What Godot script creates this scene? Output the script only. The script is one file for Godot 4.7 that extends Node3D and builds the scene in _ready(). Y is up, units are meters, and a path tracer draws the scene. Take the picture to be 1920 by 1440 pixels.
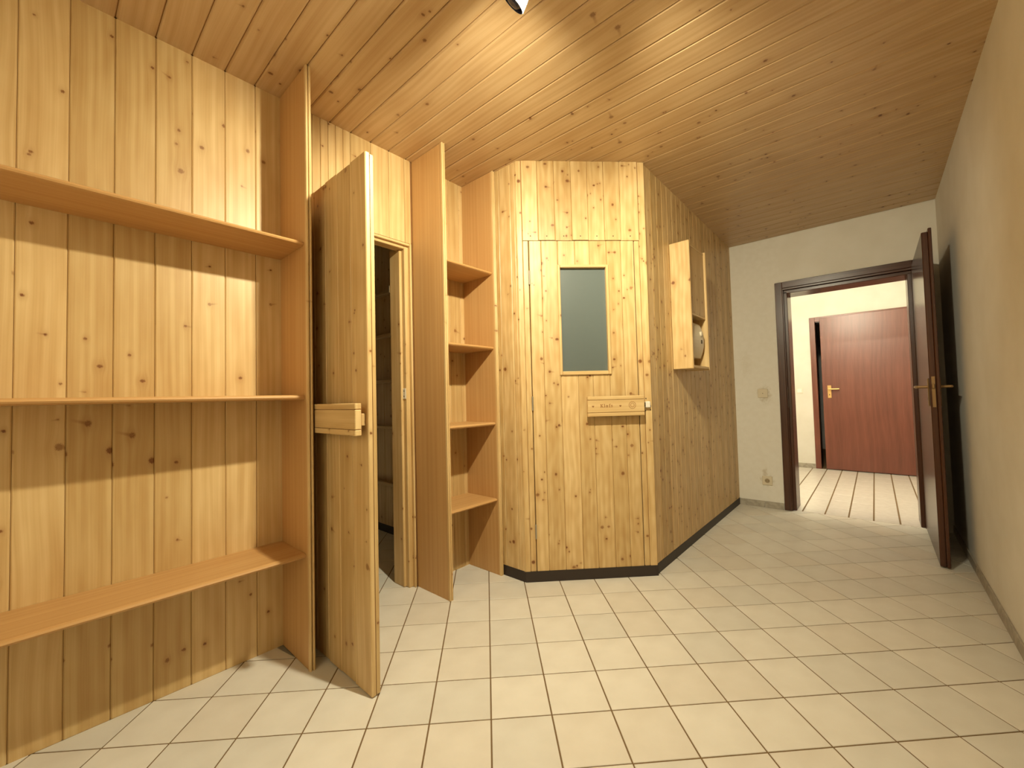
extends Node3D
# Basement room with a pine sauna cabin, built-in shelves, an open board door and a hall behind. Metres, y up.

const CEIL := 2.43
const LEFT := -0.28        # face of the boarded wall
const RIGHT := 2.08        # face of the right wall
const BACK := -2.64        # face of the plaster wall with the hall doorway
const FRONT := 2.40        # wall behind the camera
const STORE := -2.70       # unseen far side of the store room, set back to keep it dark
const HALL_BACK := -5.17
const SAUNA := -0.13       # plane of the sauna's short side

var M := {}
var pine: Array = []
var veneer: Array = []
var ceil_pine: Array = []
var rng := RandomNumberGenerator.new()
var cam: Camera3D

# ---------------------------------------------------------------- nodes
func tag(o: Node3D, label: String, category: String, kind := "", group := "") -> Node3D:
	o.set_meta("label", label)
	o.set_meta("category", category)
	if kind != "": o.set_meta("kind", kind)
	if group != "": o.set_meta("group", group)
	return o

func base(called: String, label: String, category: String, kind := "", at := Vector3.ZERO, group := "") -> Node3D:
	var o := Node3D.new()
	o.name = called
	add_child(o, true)
	o.position = at
	return tag(o, label, category, kind, group)

func put(parent: Node3D, called: String, mesh: Mesh, m: Material, x := Transform3D.IDENTITY) -> MeshInstance3D:
	var o := MeshInstance3D.new()
	o.name = called
	o.mesh = mesh
	o.material_override = m
	o.cast_shadow = GeometryInstance3D.SHADOW_CASTING_SETTING_ON
	parent.add_child(o, true)
	o.transform = x
	return o

func group_part(parent: Node3D, called: String, x := Transform3D.IDENTITY) -> Node3D:
	var o := Node3D.new()
	o.name = called
	parent.add_child(o, true)
	o.transform = x
	return o

# ---------------------------------------------------------------- shapes
func face(st: SurfaceTool, pts: Array, uvs: Array, out: Vector3) -> void:
	var n := ((pts[1] - pts[0]) as Vector3).cross(pts[2] - pts[0])
	if n.length() < 1e-12 and pts.size() > 3:
		n = ((pts[2] - pts[0]) as Vector3).cross(pts[3] - pts[0])
	n = n.normalized()
	var flip := n.dot(out) > 0.0
	var nn := n if flip else -n
	for i in range(1, pts.size() - 1):
		var tri := [0, i + 1, i] if flip else [0, i, i + 1]
		for k in tri:
			st.set_normal(nn)
			st.set_uv(uvs[k])
			st.add_vertex(pts[k])

func begin() -> SurfaceTool:
	var st := SurfaceTool.new()
	st.begin(Mesh.PRIMITIVE_TRIANGLES)
	return st

# convex profile (x, y) run along z from z0 to z1; uv = (along the profile, along z) in metres, or turned for grain across
func prism(st: SurfaceTool, prof: Array, z0: float, z1: float, off := Vector2.ZERO, x := Transform3D.IDENTITY, turned := false) -> void:
	var mid := Vector2.ZERO
	for p in prof: mid += p
	mid /= prof.size()
	var run := 0.0
	for i in prof.size():
		var a: Vector2 = prof[i]
		var b: Vector2 = prof[(i + 1) % prof.size()]
		var e := b - a
		var out2 := Vector2(e.y, -e.x)
		if out2.dot((a + b) * 0.5 - mid) < 0: out2 = -out2
		var l := e.length()
		var uv := [Vector2(run, z0), Vector2(run + l, z0), Vector2(run + l, z1), Vector2(run, z1)]
		for k in 4:
			uv[k] = (Vector2(uv[k].y, uv[k].x) if turned else uv[k]) + off
		face(st, [x * Vector3(a.x, a.y, z0), x * Vector3(b.x, b.y, z0), x * Vector3(b.x, b.y, z1), x * Vector3(a.x, a.y, z1)], uv, x.basis * Vector3(out2.x, out2.y, 0))
		run += l
	for z in [z0, z1]:
		var pts := []
		var uvs := []
		for p in prof:
			pts.append(x * Vector3(p.x, p.y, z))
			uvs.append(Vector2(p.x, p.y) + off)
		face(st, pts, uvs, x.basis * Vector3(0, 0, -1.0 if z == z0 else 1.0))

# box with chamfered edges; grain: 0, 1, 2 = the axis along which the wood runs
func cbox(st: SurfaceTool, lo: Vector3, hi: Vector3, c := 0.0, grain := 1, off := Vector2.ZERO, x := Transform3D.IDENTITY) -> void:
	var mid := (lo + hi) * 0.5
	var h := (hi - lo) * 0.5
	c = minf(c, minf(h.x, minf(h.y, h.z)) * 0.9)
	for ax in 3:
		for s in [-1.0, 1.0]:
			var b := (ax + 1) % 3
			var d := (ax + 2) % 3
			var pts := []
			var uvs := []
			for q in [[-1, -1], [1, -1], [1, 1], [-1, 1]]:
				var p := Vector3.ZERO
				p[ax] = s * h[ax]
				p[b] = q[0] * (h[b] - c)
				p[d] = q[1] * (h[d] - c)
				pts.append(x * (mid + p))
				uvs.append(grain_uv(p, ax, grain) + off)
			var o := Vector3.ZERO
			o[ax] = s
			face(st, pts, uvs, x.basis * o)
	if c <= 0.0: return
	for ax in 3:
		var b := (ax + 1) % 3
		var d := (ax + 2) % 3
		for sb in [-1.0, 1.0]:
			for sd in [-1.0, 1.0]:
				var pts := []
				var uvs := []
				for q in [[-1, 0], [1, 0], [1, 1], [-1, 1]]:
					var p := Vector3.ZERO
					p[ax] = q[0] * (h[ax] - c)
					p[b] = sb * (h[b] - (c if q[1] == 1 else 0.0))
					p[d] = sd * (h[d] - (0.0 if q[1] == 1 else c))
					pts.append(x * (mid + p))
					uvs.append(grain_uv(p, b, grain) + off)
				var o := Vector3.ZERO
				o[b] = sb
				o[d] = sd
				face(st, pts, uvs, x.basis * o)
	for sx in [-1.0, 1.0]:
		for sy in [-1.0, 1.0]:
			for sz in [-1.0, 1.0]:
				var a := Vector3(sx * h.x, sy * (h.y - c), sz * (h.z - c))
				var b2 := Vector3(sx * (h.x - c), sy * h.y, sz * (h.z - c))
				var d2 := Vector3(sx * (h.x - c), sy * (h.y - c), sz * h.z)
				face(st, [x * (mid + a), x * (mid + b2), x * (mid + d2)], [grain_uv(a, 0, grain) + off, grain_uv(b2, 0, grain) + off, grain_uv(d2, 0, grain) + off], x.basis * Vector3(sx, sy, sz))

func grain_uv(p: Vector3, ax: int, grain: int) -> Vector2:
	var b := (ax + 1) % 3
	var d := (ax + 2) % 3
	if d == grain: return Vector2(p[b], p[d])
	return Vector2(p[d], p[b])

func box_mesh(lo: Vector3, hi: Vector3, c := 0.0, grain := 1, off := Vector2.ZERO, x := Transform3D.IDENTITY) -> ArrayMesh:
	var st := begin()
	cbox(st, lo, hi, c, grain, off, x)
	return st.commit()

# flat plate with an outline in (x, z); top at y, edges eased
func slab(st: SurfaceTool, poly: PackedVector2Array, top: float, thick: float, ease: float, x := Transform3D.IDENTITY) -> void:
	var inner := poly
	if ease > 0.0:
		var q := Geometry2D.offset_polygon(poly, -ease)
		if q.size() == 1 and q[0].size() == poly.size():
			# keep the corner order of the outline
			inner = PackedVector2Array()
			for p in poly:
				var best: Vector2 = q[0][0]
				for r in q[0]:
					if r.distance_squared_to(p) < best.distance_squared_to(p): best = r
				inner.append(best)
	var mid := Vector2.ZERO
	for p in poly: mid += p
	mid /= poly.size()
	var pts := []
	var uvs := []
	for p in inner:
		pts.append(x * Vector3(p.x, top, p.y))
		uvs.append(p)
	face(st, pts, uvs, x.basis * Vector3.UP)
	for i in poly.size():
		var j := (i + 1) % poly.size()
		var o2 := (poly[i] + poly[j]) * 0.5 - mid
		var o := x.basis * Vector3(o2.x, 0.1, o2.y)
		var a := Vector3(poly[i].x, top - ease, poly[i].y)
		var b := Vector3(poly[j].x, top - ease, poly[j].y)
		if ease > 0.0:
			face(st, [x * Vector3(inner[i].x, top, inner[i].y), x * Vector3(inner[j].x, top, inner[j].y), x * b, x * a], [inner[i], inner[j], poly[j], poly[i]], o)
		face(st, [x * a, x * b, x * (b - Vector3(0, thick, 0)), x * (a - Vector3(0, thick, 0))], [poly[i], poly[j], poly[j], poly[i]], o)

# solid of revolution about z: points (radius, z)
func lathe(st: SurfaceTool, prof: Array, n: int, x := Transform3D.IDENTITY) -> void:
	for i in prof.size() - 1:
		var a: Vector2 = prof[i]
		var b: Vector2 = prof[i + 1]
		var e := b - a
		var o2 := Vector2(e.y, -e.x)
		for k in n:
			var t0 := TAU * k / n
			var t1 := TAU * (k + 1) / n
			var tm := (t0 + t1) * 0.5
			var pts := [Vector3(a.x * cos(t0), a.x * sin(t0), a.y), Vector3(a.x * cos(t1), a.x * sin(t1), a.y), Vector3(b.x * cos(t1), b.x * sin(t1), b.y), Vector3(b.x * cos(t0), b.x * sin(t0), b.y)]
			if a.x < 1e-6: pts.remove_at(0)
			elif b.x < 1e-6: pts.remove_at(3)
			var uvs := []
			for p in pts: uvs.append(Vector2(p.x, p.z))
			var w := []
			for p in pts: w.append(x * p)
			face(st, w, uvs, x.basis * Vector3(o2.x * cos(tm), o2.x * sin(tm), o2.y))

func lathe_mesh(prof: Array, n := 24, x := Transform3D.IDENTITY) -> ArrayMesh:
	var st := begin()
	lathe(st, prof, n, x)
	return st.commit()

# round bar through points
func bar(st: SurfaceTool, path: Array, r: float, n := 12) -> void:
	for i in path.size() - 1:
		var a: Vector3 = path[i]
		var b: Vector3 = path[i + 1]
		var d := (b - a).normalized()
		var up := Vector3.UP if absf(d.y) < 0.9 else Vector3.RIGHT
		var bx := up.cross(d).normalized()
		var by := d.cross(bx)
		lathe(st, [Vector2(0, -r * 0.3), Vector2(r * 0.8, -r * 0.2), Vector2(r, 0), Vector2(r, a.distance_to(b)), Vector2(r * 0.8, a.distance_to(b) + r * 0.2), Vector2(0, a.distance_to(b) + r * 0.3)], n, Transform3D(Basis(bx, by, d), a))

# ---------------------------------------------------------------- textures and materials
func col(r: float, g: float, b: float) -> Color:
	return Color(r / 255.0, g / 255.0, b / 255.0)

func mat(c: Color, rough: float, metal := 0.0, spec := 0.5) -> StandardMaterial3D:
	var m := StandardMaterial3D.new()
	m.albedo_color = c
	m.roughness = rough
	m.metallic = metal
	m.metallic_specular = spec
	return m

# one board: W across, H along; knots with grain that flows round them
func board_image(s: int, w: int, h: int, dark: Color, light: Color, knot: Color, knots: int, ring: float, streak: float, figure := 0.0) -> Image:
	var r := RandomNumberGenerator.new()
	r.seed = s
	var n1 := FastNoiseLite.new()
	n1.seed = s
	n1.noise_type = FastNoiseLite.TYPE_SIMPLEX
	n1.fractal_type = FastNoiseLite.FRACTAL_NONE
	n1.frequency = 1.0
	var ks := []
	for k in knots:
		var rad := r.randf_range(2.4, 4.6) if r.randf() < 0.6 else r.randf_range(4.4, 7.6)
		ks.append([r.randf_range(6, w - 6), r.randf_range(20, h - 20), rad, r.randf_range(0.65, 1.15), r.randf_range(0.5, 1.0), r.randf_range(-1.6, 1.6) if r.randf() < 0.35 else 0.0])
	var wavy := r.randf_range(1.5, 7.0)
	var data := PackedByteArray()
	data.resize(w * h * 3)
	for y in h:
		var near := []
		for k in ks:
			if absf(y - k[1]) < 46.0: near.append(k)
		var sway: float = n1.get_noise_2d(3.7, y * 0.0035) * wavy
		var at := y * w * 3
		for x in w:
			var xx: float = x + sway
			var kn := 0.0
			var halo := 0.0
			for k in near:
				var dx: float = x - k[0]
				var dy: float = (y - k[1]) * 2.0
				var rr: float = k[2]
				var e := exp(-(dx * dx / (rr * rr * 4.0) + dy * dy / (rr * rr * 9.0)))
				xx -= dx * e * 0.85
				halo = maxf(halo, e * k[4])
				var q: float = sqrt(dx * dx + dy * dy / (k[3] * k[3])) / rr
				q += n1.get_noise_2d(x * 0.35 + k[0], y * 0.5) * 0.22
				kn = maxf(kn, (1.0 - smoothstep(0.55, 1.2, q)) * k[4] * (0.8 + 0.2 * smoothstep(0.3, 0.75, q)))
				# some knots trail off sideways where the branch lies in the board
				if k[5] != 0.0:
					var side: float = dx * signf(k[5])
					if side > 0.0 and side < rr * 5.0:
						var lean: float = absf(dy - side * (absf(k[5]) - 0.8) * 0.5)
						kn = maxf(kn, 0.4 * (1.0 - side / (rr * 5.0)) * (1.0 - smoothstep(0.2, 0.8, lean / rr)))
			var g: float = n1.get_noise_2d(xx * ring, y * 0.0022) * 0.5 + n1.get_noise_2d(xx * ring * 4.3 + 40.0, y * 0.005) * 0.2
			g += n1.get_noise_2d(x * 0.012 + 7.0, y * 0.008) * 0.3 + n1.get_noise_2d(xx * 0.035 + 70.0, y * 0.02) * figure
			g += n1.get_noise_2d(x * 0.9, y * 0.02 + 90.0) * streak
			g = clampf(g * 0.5 + 0.5 + halo * 0.12, 0.0, 1.0)
			var c := light.lerp(dark, g)
			c = c.lerp(knot, clampf(kn * 0.95 + halo * 0.16, 0.0, 1.0))
			data[at] = int(c.r * 255.0)
			data[at + 1] = int(c.g * 255.0)
			data[at + 2] = int(c.b * 255.0)
			at += 3
	return Image.create_from_data(w, h, false, Image.FORMAT_RGB8, data)

func wood_mat(img: Image, across: float, along: float, rough: float, spec := 0.5) -> StandardMaterial3D:
	img.generate_mipmaps()
	var m := mat(Color.WHITE, rough, 0.0, spec)
	m.albedo_texture = ImageTexture.create_from_image(img)
	m.uv1_scale = Vector3(1.0 / across, 1.0 / along, 1)
	return m

func noise_tex(f: float, ramp: Gradient, size := 256, oct := 4) -> NoiseTexture2D:
	var n := FastNoiseLite.new()
	n.seed = 5
	n.frequency = f
	n.fractal_octaves = oct
	var t := NoiseTexture2D.new()
	t.width = size
	t.height = size
	t.seamless = true
	t.noise = n
	t.color_ramp = ramp
	return t

func ramp(a: Color, b: Color) -> Gradient:
	var g := Gradient.new()
	g.set_color(0, a)
	g.set_color(1, b)
	return g

func make_materials() -> void:
	# sixteen boards: the first eight with few knots, the rest knotty
	var counts := [10, 7, 12, 5, 9, 11, 8, 6, 20, 25, 17, 22, 14, 27, 19, 23]
	for i in 16:
		var k := [0.0, 5.0, -7.0, 8.0, -4.0, 3.0, -9.0, 6.0][(i * 5 + i / 8) % 8] as float
		pine.append(wood_mat(board_image(100 + i, 80, 900, col(190 + k, 154 + k, 99 + k), col(216 + k, 188 + k, 136 + k), col(112, 66, 30), counts[i], 0.05, 0.06, 0.12 if i < 8 else 0.38), 0.11, 2.5, 0.42, 0.45))
	# ceiling boards: the same pine, greyed in colour to stand for sheen and haze
	for i in 6:
		ceil_pine.append(wood_mat(board_image(200 + i, 80, 900, col(184, 150, 106), col(208, 180, 138), col(104, 66, 38), [7, 10, 5, 12, 8, 9][i], 0.05, 0.06), 0.11, 2.5, 0.34, 0.5))
	for i in 3:
		veneer.append(wood_mat(board_image(300 + i, 200, 300, [col(188, 143, 88), col(186, 141, 87), col(191, 147, 92)][i], [col(202, 161, 107), col(200, 159, 105), col(205, 165, 111)][i], col(150, 96, 50), 0, 0.06, 0.2), 0.3, 2.5, 0.45, 0.4))
	M.mahogany = wood_mat(board_image(400, 160, 400, col(58, 30, 17), col(82, 46, 26), col(40, 20, 10), 0, 0.12, 0.5), 0.4, 2.2, 0.26, 0.5)
	M.red_door = wood_mat(board_image(401, 200, 400, col(100, 55, 41), col(121, 70, 54), col(90, 40, 30), 0, 0.1, 0.4), 1.0, 2.2, 0.34, 0.5)
	for m in [M.mahogany, M.red_door]: m.uv1_offset = Vector3(0.5, 0.5, 0)
	M.tile = mat(Color.WHITE, 0.42, 0.0, 0.45)
	M.tile.albedo_texture = noise_tex(0.02, ramp(col(219, 214, 202), col(228, 224, 213)), 256, 5)
	M.tile.uv1_scale = Vector3(1.3, 1.3, 1)
	M.tile_b = M.tile.duplicate()
	M.tile_b.albedo_color = col(250, 248, 246)
	M.tile_c = M.tile.duplicate()
	M.tile_c.albedo_color = col(246, 247, 248)
	M.hall_tile = mat(Color.WHITE, 0.25, 0.0, 0.5)
	M.hall_tile.albedo_texture = noise_tex(0.03, ramp(col(218, 212, 202), col(228, 223, 214)), 256, 5)
	M.hall_tile.uv1_scale = Vector3(2.1, 2.1, 1)
	M.grout = mat(col(118, 94, 62), 0.95)
	M.plaster = mat(Color.WHITE, 0.92, 0.0, 0.25)
	M.plaster.albedo_texture = noise_tex(0.015, ramp(col(226, 221, 209), col(233, 229, 219)), 256, 5)
	M.plaster.uv1_triplanar = true
	M.plaster.uv1_world_triplanar = true
	M.plaster.uv1_scale = Vector3(0.9, 0.9, 0.9)
	M.skirting = mat(Color.WHITE, 0.5, 0.0, 0.45)
	M.skirting.albedo_texture = noise_tex(0.05, ramp(col(150, 142, 128), col(186, 178, 162)), 128, 5)
	M.skirting.uv1_scale = Vector3(3, 3, 1)
	M.plinth = mat(col(46, 36, 30), 0.55)
	M.white_plastic = mat(col(232, 226, 210), 0.4)
	M.old_plastic = mat(col(216, 204, 178), 0.5)
	M.cream_plastic = mat(col(226, 214, 186), 0.42)
	M.steel = mat(col(176, 172, 160), 0.35, 0.9)
	M.dark_steel = mat(col(78, 66, 50), 0.5, 0.6)
	M.brass = mat(col(206, 168, 108), 0.34, 0.85)
	M.dull_brass = mat(col(146, 116, 76), 0.45, 0.7)
	M.raw_wood = mat(col(186, 146, 94), 0.85)
	M.well = mat(col(158, 140, 108), 0.6)
	M.groove = mat(col(140, 96, 50), 0.8)
	M.burn = mat(col(150, 104, 56), 0.8)
	M.glass = mat(Color(0.38, 0.42, 0.41, 0.86), 0.38)
	M.glass.transparency = BaseMaterial3D.TRANSPARENCY_ALPHA
	M.lamp_white = mat(col(238, 236, 230), 0.3)
	M.lamp_navy = mat(col(34, 38, 62), 0.4)
	M.bulb = mat(col(255, 240, 210), 0.3)
	M.bulb.emission_enabled = true
	M.bulb.emission = col(255, 226, 170)
	M.bulb.emission_energy_multiplier = 6.0

func any_pine() -> Material: return pine[rng.randi() % 8]
func knotty() -> Material: return pine[8 + rng.randi() % 8]
# where a piece up to "length" long is cut from its board, clear of the board's ends
func any_off(length := 0.6) -> Vector2: return Vector2(rng.randf() * 0.05, length * 0.5 + rng.randf() * maxf(0.0, 2.49 - length))

# tongue-and-groove board: front face centred on at, running along "along", facing "out"
func board(parent: Node3D, at: Vector3, along: Vector3, out: Vector3, w: float, length: float, bev := 0.003, gap := 0.0012, thick := 0.014, m: Material = null, called := "plank") -> MeshInstance3D:
	var flip := rng.randf() < 0.5
	var hw := w * 0.5
	var a := hw - gap * 0.5
	var prof := [Vector2(-a, -thick), Vector2(-a, -bev), Vector2(-a + bev, 0), Vector2(a - bev, 0), Vector2(a, -bev), Vector2(a, -thick)]
	var st := begin()
	prism(st, prof, -length * 0.5, length * 0.5, Vector2(-thick - bev + (0.0 if w > 0.08 else rng.randf() * 0.06), length * 0.5 + rng.randf() * maxf(0.0, 2.49 - length)))
	var dir := -along if flip else along
	return put(parent, called, st.commit(), m if m else any_pine(), Transform3D(Basis(out.cross(dir), out, dir), at))

# vertical boards between the marks, on a plane whose horizontal axis is "side"
func boards(parent: Node3D, marks: Array, origin: Vector3, side: Vector3, out: Vector3, y0: float, y1: float, bev := 0.003, gap := 0.0012, knots := false) -> void:
	for i in marks.size() - 1:
		var w: float = absf(marks[i + 1] - marks[i])
		var c: Vector3 = origin + side * ((marks[i] + marks[i + 1]) * 0.5)
		c.y = (y0 + y1) * 0.5
		board(parent, c, Vector3.UP, out, w, y1 - y0, bev, gap, 0.014, knotty() if knots else any_pine())

func steps(a: float, b: float, n: int) -> Array:
	var r := []
	for i in n + 1: r.append(lerpf(a, b, float(i) / n))
	return r

# ---------------------------------------------------------------- scene
func _ready() -> void:
	rng.seed = 20240611
	# camera
	cam = Camera3D.new()
	cam.name = "camera"
	cam.fov = 86.0585
	cam.near = 0.02
	cam.far = 60.0
	add_child(cam)
	cam.position = Vector3(1.68945, 1.04674, 1.67912)
	cam.rotation_degrees = Vector3(1.91084, 41.35543, -1.4258)
	cam.current = true
	# no daylight reaches these rooms
	var we := WorldEnvironment.new()
	we.name = "world_environment"
	var e := Environment.new()
	e.background_mode = Environment.BG_COLOR
	e.background_color = Color.BLACK
	e.tonemap_mode = Environment.TONE_MAPPER_LINEAR
	e.tonemap_exposure = 1.1
	e.sdfgi_enabled = true
	e.ssao_enabled = true
	e.ssil_enabled = true
	we.environment = e
	add_child(we)
	make_materials()
	build_lamps()
	build_floor()
	build_ceiling()
	build_walls()
	build_hall()
	build_board_door()
	build_hall_doors()
	build_sauna()
	build_shelves()
	build_small_things()

# ---------------------------------------------------------------- lamps (the light sources stay with their fittings)
func spot_head(parent: Node3D, at: Vector3, aim: Vector3, lit: bool) -> void:
	# at = middle of the mouth; local +z = aim
	var z := aim.normalized()
	var x := Vector3.UP.cross(z).normalized()
	var t := Transform3D(Basis(x, z.cross(x), z), at)
	var head := group_part(parent, "spot_head", t)
	put(head, "shade", lathe_mesh([Vector2(0, -0.105), Vector2(0.016, -0.102), Vector2(0.022, -0.09), Vector2(0.026, -0.06), Vector2(0.036, -0.03), Vector2(0.041, 0.0), Vector2(0.039, 0.0)], 32), M.lamp_white)
	put(head, "reflector", lathe_mesh([Vector2(0.039, 0.0), Vector2(0.034, -0.03), Vector2(0.022, -0.06), Vector2(0.0, -0.066)], 32), M.lamp_white if lit else M.lamp_navy)
	put(head, "bulb", lathe_mesh([Vector2(0.0, 0.006), Vector2(0.02, 0.002), Vector2(0.028, -0.008), Vector2(0.028, -0.02), Vector2(0.014, -0.05), Vector2(0, -0.052)], 24), M.bulb if lit else M.lamp_navy)

func spot_glow(t: Node3D, at: Vector3, aim: Vector3, energy: float, angle: float, soft: float) -> void:
	var l := SpotLight3D.new()
	l.name = "spot_glow"
	l.light_color = col(255, 245, 212)
	l.light_energy = energy
	l.light_size = 0.025
	l.spot_range = 12.0
	l.spot_attenuation = 2.0
	l.spot_angle = angle
	l.spot_angle_attenuation = soft
	l.shadow_enabled = true
	t.add_child(l, true)
	l.position = at + aim.normalized() * 0.012 - t.position
	l.basis = Basis.looking_at(aim.normalized())

func build_lamps() -> void:
	var t := base("ceiling_spotlight", "white ceiling spotlight bar with conical swivel heads, mostly out of view, one head added as fill", "spotlight", "", Vector3(1.02, CEIL, 0.80))
	put(t, "mounting_bar", box_mesh(Vector3(-0.2, -0.024, -0.03), Vector3(0.2, -0.0005, 0.03), 0.004), M.lamp_white)
	var lamp_at := Vector3(1.10, 2.26, 0.68)
	var aim := Vector3(-0.62, -0.74, -0.22)
	spot_head(t, lamp_at - t.position, aim, true)
	spot_head(t, Vector3(0.884, 2.288, 0.716) - t.position, Vector3(-0.69, -0.72, 0.17), false)
	var st := begin()
	bar(st, [Vector3(0.12, -0.02, 0.0), lamp_at - aim.normalized() * 0.09 - t.position], 0.006)
	put(t, "swivel_arm", st.commit(), M.steel)
	st = begin()
	bar(st, [Vector3(-0.08, -0.02, -0.01), Vector3(0.884, 2.288, 0.716) - Vector3(-0.69, -0.72, 0.17).normalized() * 0.09 - t.position], 0.006)
	put(t, "swivel_arm", st.commit(), M.steel)
	# added third head: fill light bounced off the wall behind the camera
	var fill_at := Vector3(1.16, 2.29, 0.98)
	var fill_aim := Vector3(-0.12, -0.40, 0.90)
	spot_head(t, fill_at - t.position, fill_aim, true)
	st = begin()
	bar(st, [Vector3(0.16, -0.02, 0.02), fill_at - fill_aim.normalized() * 0.09 - t.position], 0.006)
	put(t, "swivel_arm", st.commit(), M.steel)
	# unseen fourth head, placed to light the far wall and hall doorway
	var fourth_at := Vector3(1.20, 2.27, 0.69)
	var fourth_aim := Vector3(-0.05, -0.26, -0.96)
	spot_head(t, fourth_at - t.position, fourth_aim, true)
	st = begin()
	bar(st, [Vector3(0.19, -0.02, 0.0), fourth_at - fourth_aim.normalized() * 0.09 - t.position], 0.006)
	put(t, "swivel_arm", st.commit(), M.steel)
	spot_glow(t, lamp_at, aim, 3.7, 84.0, 1.0)
	spot_glow(t, fill_at, fill_aim, 5.6, 40.0, 1.0)  # added fill for the faces turned to the camera side
	spot_glow(t, fourth_at, fourth_aim, 2.6, 38.0, 1.0)
	# unseen lamp over the doorway, placed to light the hall
	var h := base("unseen_hall_lamp", "unseen white globe lamp above the doorway, placed to light the hall", "lamp", "", Vector3(1.30, 2.26, -2.88))
	put(h, "backplate", lathe_mesh([Vector2(0, 0), Vector2(0.05, 0), Vector2(0.05, 0.012), Vector2(0, 0.014)], 24, Transform3D(Basis(Vector3.RIGHT, PI), Vector3.ZERO)), M.lamp_white)
	put(h, "globe", lathe_mesh([Vector2(0, -0.055), Vector2(0.03, -0.047), Vector2(0.05, -0.022), Vector2(0.055, 0), Vector2(0.05, 0.022), Vector2(0.03, 0.047), Vector2(0, 0.055)], 24, Transform3D(Basis.IDENTITY, Vector3(0, 0, -0.068))), M.bulb)
	var o := OmniLight3D.new()
	o.name = "globe_glow"
	o.light_color = col(255, 246, 220)
	o.light_energy = 1.8
	o.light_size = 0.05
	o.omni_range = 10.0
	o.omni_attenuation = 2.0
	o.shadow_enabled = true
	h.add_child(o)
	o.position = Vector3(0, 0, -0.068)

# ---------------------------------------------------------------- floor
func in_view(p: Vector3) -> bool:
	var q := cam.transform.affine_inverse() * p
	if q.z > -0.05: return false
	var k := 771.3 / -q.z
	return absf(q.x * k) < 1010.0 and absf(q.y * k) < 770.0

func build_floor() -> void:
	var f := base("floor", "off-white square tiles laid diagonally with dark grout", "floor", "structure")
	put(f, "screed", box_mesh(Vector3(STORE - 0.18, -0.12, BACK - 0.04), Vector3(2.25, -0.0022, 2.55)), M.grout)
	var room := PackedVector2Array([Vector2(STORE, SAUNA), Vector2(0.17, SAUNA), Vector2(0.70, -0.66), Vector2(0.70, BACK - 0.03), Vector2(RIGHT, BACK - 0.03), Vector2(RIGHT, FRONT), Vector2(LEFT, FRONT), Vector2(LEFT, 0.95), Vector2(LEFT - 0.1, 0.95), Vector2(LEFT - 0.1, FRONT), Vector2(STORE, FRONT)])
	var rest := begin()
	var shared := {}
	var r2 := sqrt(0.5)
	var n_rest := 0
	for i in range(-22, 26):
		for j in range(-24, 22):
			# grid lines: tile axes a = (1,0,-1)/sqrt2 turned; tile coordinates (i, j) -> room
			var c := [Vector2(i, j * 1.0), Vector2(i + 1, j), Vector2(i + 1, j + 1), Vector2(i, j + 1)]
			var poly := PackedVector2Array()
			var g := 0.0024 / 0.2
			for k in 4:
				var p: Vector2 = c[k] + Vector2(g if k in [0, 3] else -g, g if k in [0, 1] else -g)
				poly.append(Vector2((p.x + p.y) * r2, (p.y - p.x) * r2) * 0.2)
			for piece in Geometry2D.intersect_polygons(poly, room):
				var area := 0.0
				for k in piece.size(): area += piece[k].cross(piece[(k + 1) % piece.size()])
				if absf(area) < 0.0004: continue
				var mid := Vector2.ZERO
				for p in piece: mid += p
				mid /= piece.size()
				var seen := in_view(Vector3(mid.x, 0, mid.y)) and mid.x > -1.1
				if not seen:
					slab(rest, piece, 0.0, 0.006, 0.0)
					n_rest += 1
					continue
				var m: Material = [M.tile, M.tile, M.tile_b, M.tile_c][rng.randi() % 4]
				var local := PackedVector2Array()
				for p in piece: local.append(p - mid)
				var mesh: ArrayMesh
				var whole: bool = piece.size() == 4 and absf(absf(area) - 2.0 * pow(0.2 - 0.0048, 2)) < 1e-5
				if whole and shared.has("t"): mesh = shared.t
				else:
					var st := begin()
					slab(st, local, 0.0, 0.006, 0.0012)
					mesh = st.commit()
					if whole: shared.t = mesh
				put(f, "tile", mesh, m, Transform3D(Basis.IDENTITY, Vector3(mid.x, 0, mid.y)))
	if n_rest > 0:
		var o := put(f, "tile_field", rest.commit(), M.tile)
		o.set_meta("kind", "stuff")

# ---------------------------------------------------------------- ceiling
func build_ceiling() -> void:
	var c := base("ceiling", "varnished pine board ceiling with wide grooves between the boards", "ceiling", "structure")
	put(c, "backing", box_mesh(Vector3(LEFT - 0.01, CEIL + 0.006, BACK - 0.01), Vector3(RIGHT + 0.01, CEIL + 0.0165, FRONT + 0.01)), M.groove)
	put(c, "slab", box_mesh(Vector3(STORE - 0.18, CEIL + 0.016, BACK - 0.24), Vector3(2.25, CEIL + 0.12, 2.55)), M.plaster)
	var z := 0.43 + 0.1095 * 18
	while z > BACK:
		var z1: float = minf(z, FRONT)
		var z0: float = maxf(z - 0.1095, BACK)
		if z1 - z0 > 0.012:
			board(c, Vector3((LEFT + RIGHT) * 0.5, CEIL, (z0 + z1) * 0.5), Vector3.RIGHT, Vector3.DOWN, z1 - z0, RIGHT - LEFT, 0.0045, 0.002, 0.015, ceil_pine[rng.randi() % 6])
		z -= 0.1095

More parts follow.
